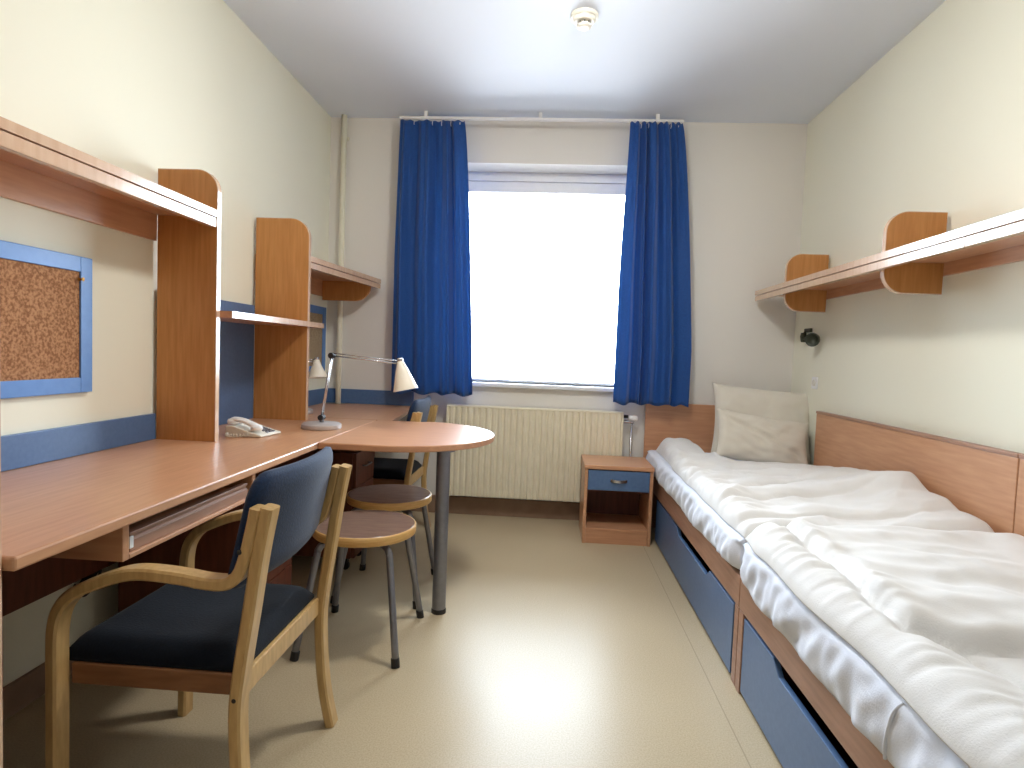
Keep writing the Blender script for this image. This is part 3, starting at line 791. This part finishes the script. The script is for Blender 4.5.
def duvet(name, label, nx, ny, x0f, x1f, y0f, y1f, hf, zb, rx, rfar, rnear, group):
    """closed quilt: top surface z=hf(x,y), soft rounded rim"""
    bm = BM(); top = []; bot = []
    for i in range(nx+1):
        u = i/nx; rt = []; rb = []
        for j in range(ny+1):
            v = j/ny
            xa = .5
            # first pass
            y = y0f(.7+.9*u)*(1-v)+y1f(.7+.9*u)*v
            x = x0f(y)*(1-u)+x1f(y)*u
            h = hf(x, y)
            ef = (x-x0f(y))/rx; en = (y-y0f(.7+.9*u))/rnear; ea = (y1f(.7+.9*u)-y)/rfar; ew = (x1f(y)-x)/.03
            k = 1
            for e in (ef, en, ea, ew):
                e = max(0, min(1, e)); k *= math.sqrt(max(0, 1-(1-e)**2))
            z0 = zb
            rt.append(bm.verts.new((x, y, z0+.004+(h-z0-.004)*k))); rb.append(bm.verts.new((x, y, z0)))
        top.append(rt); bot.append(rb)
    for i in range(nx):
        for j in range(ny):
            bm.faces.new((top[i][j], top[i+1][j], top[i+1][j+1], top[i][j+1]))
            bm.faces.new((bot[i][j], bot[i][j+1], bot[i+1][j+1], bot[i+1][j]))
    for i in range(nx):
        bm.faces.new((top[i][0], bot[i][0], bot[i+1][0], top[i+1][0])); bm.faces.new((top[i][ny], top[i+1][ny], bot[i+1][ny], bot[i][ny]))
    for j in range(ny):
        bm.faces.new((top[0][j], top[0][j+1], bot[0][j+1], bot[0][j])); bm.faces.new((top[nx][j], bot[nx][j], bot[nx][j+1], top[nx][j+1]))
    bmesh.ops.recalc_face_normals(bm, faces=bm.faces[:])
    o = obj(name, bm, M['duvet'], smooth=True, origin=(1.15, (y0f(1.1)+y1f(1.1))/2, zb))
    return tag(o, label, 'duvet', group)

def interp(tab, x):
    if x <= tab[0][0]: return tab[0][1]
    for (a, va), (b, vb) in zip(tab, tab[1:]):
        if x <= b: return va+(vb-va)*sstep(a, b, x)
    return tab[-1][1]
HUMP = [(2.05, .600), (2.3, .625), (2.5, .665), (2.64, .712), (2.78, .672), (3.0, .645), (3.3, .605), (3.6, .565)]
def ridge(d, w): return math.exp(-(d/w)**2)
def crease(d, w): return max(0, 1-abs(d)/w)
def crinkle(x, y, a):
    return a*((1-2.2*abs(N3(x*2.2, y*2.2, 21)))*(1-2.2*abs(N3(x*1.3+9, y*1.7, 13))))
def h1(x, y):
    wallh = interp(HUMP, y)
    base = .585+.02*N3(x*2.2, y*2.2, 1)+.012*N3(x*6, y*5, 4)
    base += .045*ridge(y-3.9, .22)*ridge(x-.86, .17)
    b = base+(wallh-base)*sstep(1.05, 1.55, x)
    # long folds running from the aisle towards the wall
    for (yc, sl, w, a) in ((2.30, .10, .06, .046), (2.55, .22, .07, .042), (2.83, .10, .05, .034), (3.08, -.05, .05, .030), (3.33, -.16, .05, .028), (3.6, -.25, .05, .028)):
        d = y-(yc+sl*(x-.75)+.04*N3(x*3, yc, 0))
        a *= 1-.85*sstep(1.15, 1.5, x)
        b += a*ridge(d, w)*(.55+.45*N3(x*2.5+yc, yc*3, 2))
        b -= a*.9*crease(d+w*1.25, .022)*(.5+.5*N3(x*3, yc, 8))
    # puckers along the front edge
    pk = 1-sstep(.72, .98, x)
    b += pk*(.026*N3(x*5+y*3, y*13, 3)+.016*N3(x*9-y*6, y*27, 5)+.02*(1-3*abs(N3(x*4, y*8, 17)))*.6)
    b += crinkle(x*1.1+2, y*1.5, .022*(1-.7*sstep(1.2, 1.5, x)))+crinkle(x*2.4+y, y*3.1-x, .010)
    b += .004*N3(x*14, y*14, 9)
    return max(b, .555)
duvet('duvet', 'rumpled white duvet thrown back on the far corner bed, below the pillows', 110, 200,
      lambda y: .712+.03*sstep(3.0, 3.9, y)+.012*N3(y*4, 0, 1), lambda y: 1.592,
      lambda x: 2.128, lambda x: interp([(.7, 4.08), (.88, 4.02), (1.0, 3.56), (1.15, 3.50), (1.6, 3.46)], x),
      h1, .534, .07, .10, .07, 'white duvets on the beds')
def h2(x, y):
    z = .578+.010*N3(x*2.5, y*2.5, 11)
    # plump roll along the aisle side
    z += .022*ridge(x-.775, .075)
    # folded-back layer on top
    xe = .835+.02*N3(y*4, 2, 2)-.03*sstep(1.7, 1.45, y)
    ye = 1.285+.03*N3(x*4, 3, 3)+.04*sstep(.95, .82, x)-.03*sstep(1.0, 1.4, x)
    dd = min(x-xe, y-ye)
    f = max(0, min(1, dd/.05)); f = math.sqrt(1-(1-f)**2) if f > 0 else 0
    z += .040*f*(1+.25*N3(x*4, y*4, 5))
    z -= .016*crease(dd+.006, .03)*(1 if dd < .02 else 0)
    # swelling towards the wall and at the far end
    z += .012*ridge(y-2.03, .09)-.012*sstep(1.0, 1.5, x)
    # wrinkles
    z += f*(.014*N3(x*2+y*2, y*6, 6)+.007*N3(x*6, y*14, 8)+crinkle(x*1.2, y*1.8+x*.6, .014))
    pk = (1-sstep(.80, .95, x))*(.4+.6*sstep(1.0, 2.0, y))
    z += pk*(.011*N3(x*4+y*5, y*20, 3)+.009*N3(x*7-y*4, y*36, 5)+.008*(1-3*abs(N3(x*5, y*14, 19))))
    nearw = 1-sstep(ye-.03, ye, y)
    z += nearw*(.028*N3(x*4.0+y*6, y*5-x*2, 7)+.016*N3(x*9+y*5, y*9, 1)+crinkle(x*2, y*2.2, .02))*sstep(.80, .9, x)
    z -= nearw*.020*crease(x-(.885+.12*(1.3-y)), .03)
    z += .005*N3(x*15, y*15, 3)
    return max(z, .55)
duvet('duvet', 'cream white duvet folded over itself on the bed nearest the viewer', 120, 240,
      lambda y: .694+.012*N3(y*3.5, 0, 6)+.025*sstep(1.95, 2.12, y), lambda y: 1.592,
      lambda x: .20, lambda x: 2.122, h2, .534, .075, .06, .06, 'white duvets on the beds')

# ------------------------------------------------------------------ PILLOWS
def pillow(label, c, w, h, th, rot, seed, ear=1.0):
    bm = BM(); n = 36; W = {}
    R = Matrix.Rotation(rot[2], 3, 'Z') @ Matrix.Rotation(rot[1], 3, 'Y') @ Matrix.Rotation(rot[0], 3, 'X')
    for s in (-1, 1):
        W[s] = []
        for i in range(n+1):
            r = []
            for j in range(n+1):
                u = i/n*2-1; v = j/n*2-1
                # pinched outline with pointed corners
                px = u*(1-.07*(1-v*v)*abs(u)**3); pz = v*(1-.07*(1-u*u)*abs(v)**3)
                e = max(0, (1-u**2))*max(0, (1-v**2))
                t = th*(e**.42)
                wr = .016*N3(u*2.2+seed, v*2.2, s)+.010*N3(u*5+seed, v*4, s*2)
                fold = .02*crease(u*.6+v*.8-.1+seed*.01, .12)
                p = Vector((px*w/2, s*(.004+t/2+(wr-fold*(seed > 5))*min(1, e*3)), pz*h/2))
                # the lower edge slumps forward
                p.z += .012*N3(u*2, seed, 5)
                r.append(bm.verts.new(R @ p+Vector(c)))
            W[s].append(r)
        for i in range(n):
            for j in range(n): bm.faces.new((W[s][i][j], W[s][i+1][j], W[s][i+1][j+1], W[s][i][j+1]))
    ring = [(i, 0) for i in range(n)]+[(n, j) for j in range(n)]+[(i, n) for i in range(n, 0, -1)]+[(0, j) for j in range(n, 0, -1)]
    for k in range(len(ring)):
        a, b = ring[k], ring[(k+1) % len(ring)]
        bm.faces.new((W[1][a[0]][a[1]], W[1][b[0]][b[1]], W[-1][b[0]][b[1]], W[-1][a[0]][a[1]]))
    bmesh.ops.recalc_face_normals(bm, faces=bm.faces[:])
    o = obj('pillow', bm, M['pillow'], smooth=True, origin=c)
    return tag(o, label, 'pillow', 'pillows on the corner bed')
pillow('cream pillow leaning upright in the headboard corner, rear of the two', (1.362, 3.87, .772), .63, .47, .13, (math.radians(-17), math.radians(3.5), 0), 2.0)
pillow('crumpled cream pillow slumped in front of the upright pillow', (1.31, 3.69, .688), .57, .31, .12, (math.radians(-24), math.radians(7), math.radians(2)), 7.0)

# ------------------------------------------------------------------ RIGHT WALL SHELVES
def wall_shelf(label, y0, y1, bys):
    t = thing('wall_shelf', label, 'shelf', (1.5, (y0+y1)/2, 1.6), None)
    xf = 1.352
    sb = obj('shelf_board', box(BM(), xf+.004, XR-.0185, y0, y1, 1.604, 1.634), M['wood_y'], t, .001)
    obj('edge_band', box(BM(), xf, xf+.004, y0, y1, 1.604, 1.634), M['edge'], sb)
    fa = obj('fascia', box(BM(), xf+.002, xf+.026, y0, y1, 1.568, 1.600), M['edge'], t, .001)
    obj('back_rail', box(BM(), XR-.018, XR-.001, y0, y1, 1.552, 1.633), M['wood_y'], t, .001)
    for y in bys:
        lo_ = [(XR-.019, 1.476)]+round_corner((1.392, 1.476), (XR, 1.476), (1.392, 1.6), .085, 10)+[(1.392, 1.6035), (XR-.019, 1.6035)]
        hi = [(XR-.019, 1.6345), (1.392, 1.6345)]+round_corner((1.392, 1.812), (1.392, 1.6), (XR, 1.812), .085, 10)+[(XR-.019, 1.812)]
        b = obj('bracket', prism(BM(), lo_, 'Y', y-.012, y+.012), M['wood_z'], t, .0005)
        u = obj('divider', prism(BM(), hi, 'Y', y-.012, y+.012), M['wood_z'], t, .0005)
        for par, outl in ((b, lo_[:-1]), (u, hi[1:])):
            bm = BM()
            c = sum((Vector((p[0], p[1])) for p in outl), Vector((0, 0)))/len(outl)
            A = []; B = []
            for q, p in enumerate(outl):
                a_ = Vector(outl[max(q-1, 0)]); b_ = Vector(outl[min(q+1, len(outl)-1)])
                tg = (b_-a_).normalized(); nn = Vector((tg.y, -tg.x))
                if nn.dot(Vector(p)-c) < 0: nn = -nn
                o2 = Vector(p)+nn*.003
                A.append([bm.verts.new((p[0], yy, p[1])) for yy in (y-.012, y+.012)]); B.append([bm.verts.new((o2.x, yy, o2.y)) for yy in (y-.012, y+.012)])
            for q in range(len(A)-1):
                bm.faces.new((B[q][0], B[q+1][0], B[q+1][1], B[q][1])); bm.faces.new((A[q][0], A[q+1][0], B[q+1][0], B[q][0])); bm.faces.new((A[q][1], B[q][1], B[q+1][1], A[q+1][1])); bm.faces.new((A[q][0], A[q][1], A[q+1][1], A[q+1][0]))
            for q in (0, len(A)-1): bm.faces.new((A[q][0], A[q][1], B[q][1], B[q][0]))
            bmesh.ops.recalc_face_normals(bm, faces=bm.faces[:])
            obj('edge_band', bm, M['edge'], par)
    return t
wall_shelf('long wooden shelf with two rounded brackets on the right wall above the far bed', 2.085, 4.11, (2.64, 3.70))
wall_shelf('wooden shelf on the right wall above the near bed, cut by the picture edge', .06, 2.082, (.62, 1.50))

# bedside reading lamp and socket on the right wall
rl = thing('reading_lamp', 'small dark metal reading spotlight on the right wall above the pillows', 'wall lamp', (XR, 3.92, 1.34))
obj('wall_plate', box(BM(), XR-.016, XR-.001, 3.89, 3.985, 1.362, 1.388), M['bronze'], rl, .004)
bm = BM(); tube(bm, smooth_path([(XR-.015, 3.955, 1.37), (XR-.028, 3.955, 1.35), (XR-.03, 3.95, 1.33), (XR-.034, 3.90, 1.318), (XR-.038, 3.79, 1.318)], 4), .008, 10)
lathe(bm, [(0, -.035), (.014, -.035), (.020, 0), (.016, .024), (0, .026)], (XR-.030, 3.95, 1.335), 16)
obj('stem', bm, M['bronze'], rl, smooth=True)
hd = obj('spot_head', lathe(BM(), [(0, -.025), (.02, -.022), (.034, -.006), (.042, .022), (.042, .03), (.037, .03), (.024, 0), (0, -.004)], (XR-.046, 3.755, 1.312), 24, (-.6, -.62, -.1)), M['bronze'], rl, smooth=True)
so = thing('wall_socket', 'small white wall socket below the reading lamp', 'socket', (XR, 3.80, 1.045))
obj('plate', box(BM(), XR-.009, XR-.001, 3.765, 3.84, 1.008, 1.082), M['white'], so, .003)
obj('insert', lathe(BM(), [(0, 0), (.021, 0), (.021, .004), (.018, .004), (.016, .001), (0, .001)], (XR-.009, 3.8025, 1.045), 24, (-1, 0, 0)), M['offwhite'], so)

# ------------------------------------------------------------------ LIGHT
w = bpy.data.worlds.new('overcast_sky'); sc.world = w; w.use_nodes = True
bg = w.node_tree.nodes['Background']; bg.inputs[0].default_value = (.86, .93, 1, 1); bg.inputs[1].default_value = 18.5
# overcast sky above, darker street and houses below the horizon
wn = w.node_tree.nodes; wl = w.node_tree.links
wt = wn.new('ShaderNodeTexCoord'); wsx = wn.new('ShaderNodeSeparateXYZ'); wl.new(wt.outputs['Generated'], wsx.inputs[0])
wr = wn.new('ShaderNodeValToRGB'); wmr = wn.new('ShaderNodeMapRange')
wmr.inputs['From Min'].default_value = -.25; wmr.inputs['From Max'].default_value = .25
wl.new(wsx.outputs['Z'], wmr.inputs['Value']); wl.new(wmr.outputs['Result'], wr.inputs['Fac'])
wr.color_ramp.elements[0].position = .3; wr.color_ramp.elements[0].color = (.54, .57, .60, 1)
wr.color_ramp.elements[1].position = .7; wr.color_ramp.elements[1].color = (.74, .87, 1, 1)
wl.new(wr.outputs['Color'], bg.inputs[0])
pl = bpy.data.lights.new('window_portal', 'AREA'); pl.shape = 'RECTANGLE'; pl.size = WX1-WX0; pl.size_y = WZ1-WZ0
pl.cycles.is_portal = True
po = bpy.data.objects.new('window_portal', pl); COL.objects.link(po)
po.location = ((WX0+WX1)/2, YB+.37, (WZ0+WZ1)/2); po.rotation_euler = (-PI/2, 0, 0)

# ------------------------------------------------------------------ CAMERA
yaw, pitch, roll, f = .0622, .0523, .0381, 594.9
cam = bpy.data.cameras.new('camera'); co = bpy.data.objects.new('camera', cam); COL.objects.link(co)
cam.sensor_width = 36; cam.lens = f/1024*36; cam.clip_start = .02
cy, sy = math.cos(yaw), math.sin(yaw)
F0 = Vector((-sy, cy, 0)); R0 = Vector((cy, sy, 0)); U0 = Vector((0, 0, 1))
F = F0*math.cos(pitch)-U0*math.sin(pitch); U = U0*math.cos(pitch)+F0*math.sin(pitch)
c, s = math.cos(roll), math.sin(roll)
Rc = R0*c+U*s; Uc = U*c-R0*s
mtx = Matrix((Rc, Uc, -F)).transposed().to_4x4(); mtx.translation = Vector((0, 0, 1.16))
co.matrix_world = mtx
sc.camera = co
vs = sc.view_settings
vs.view_transform = 'Standard'; vs.look = 'None'; vs.gamma = 1; vs.use_curve_mapping = False; vs.exposure = .58
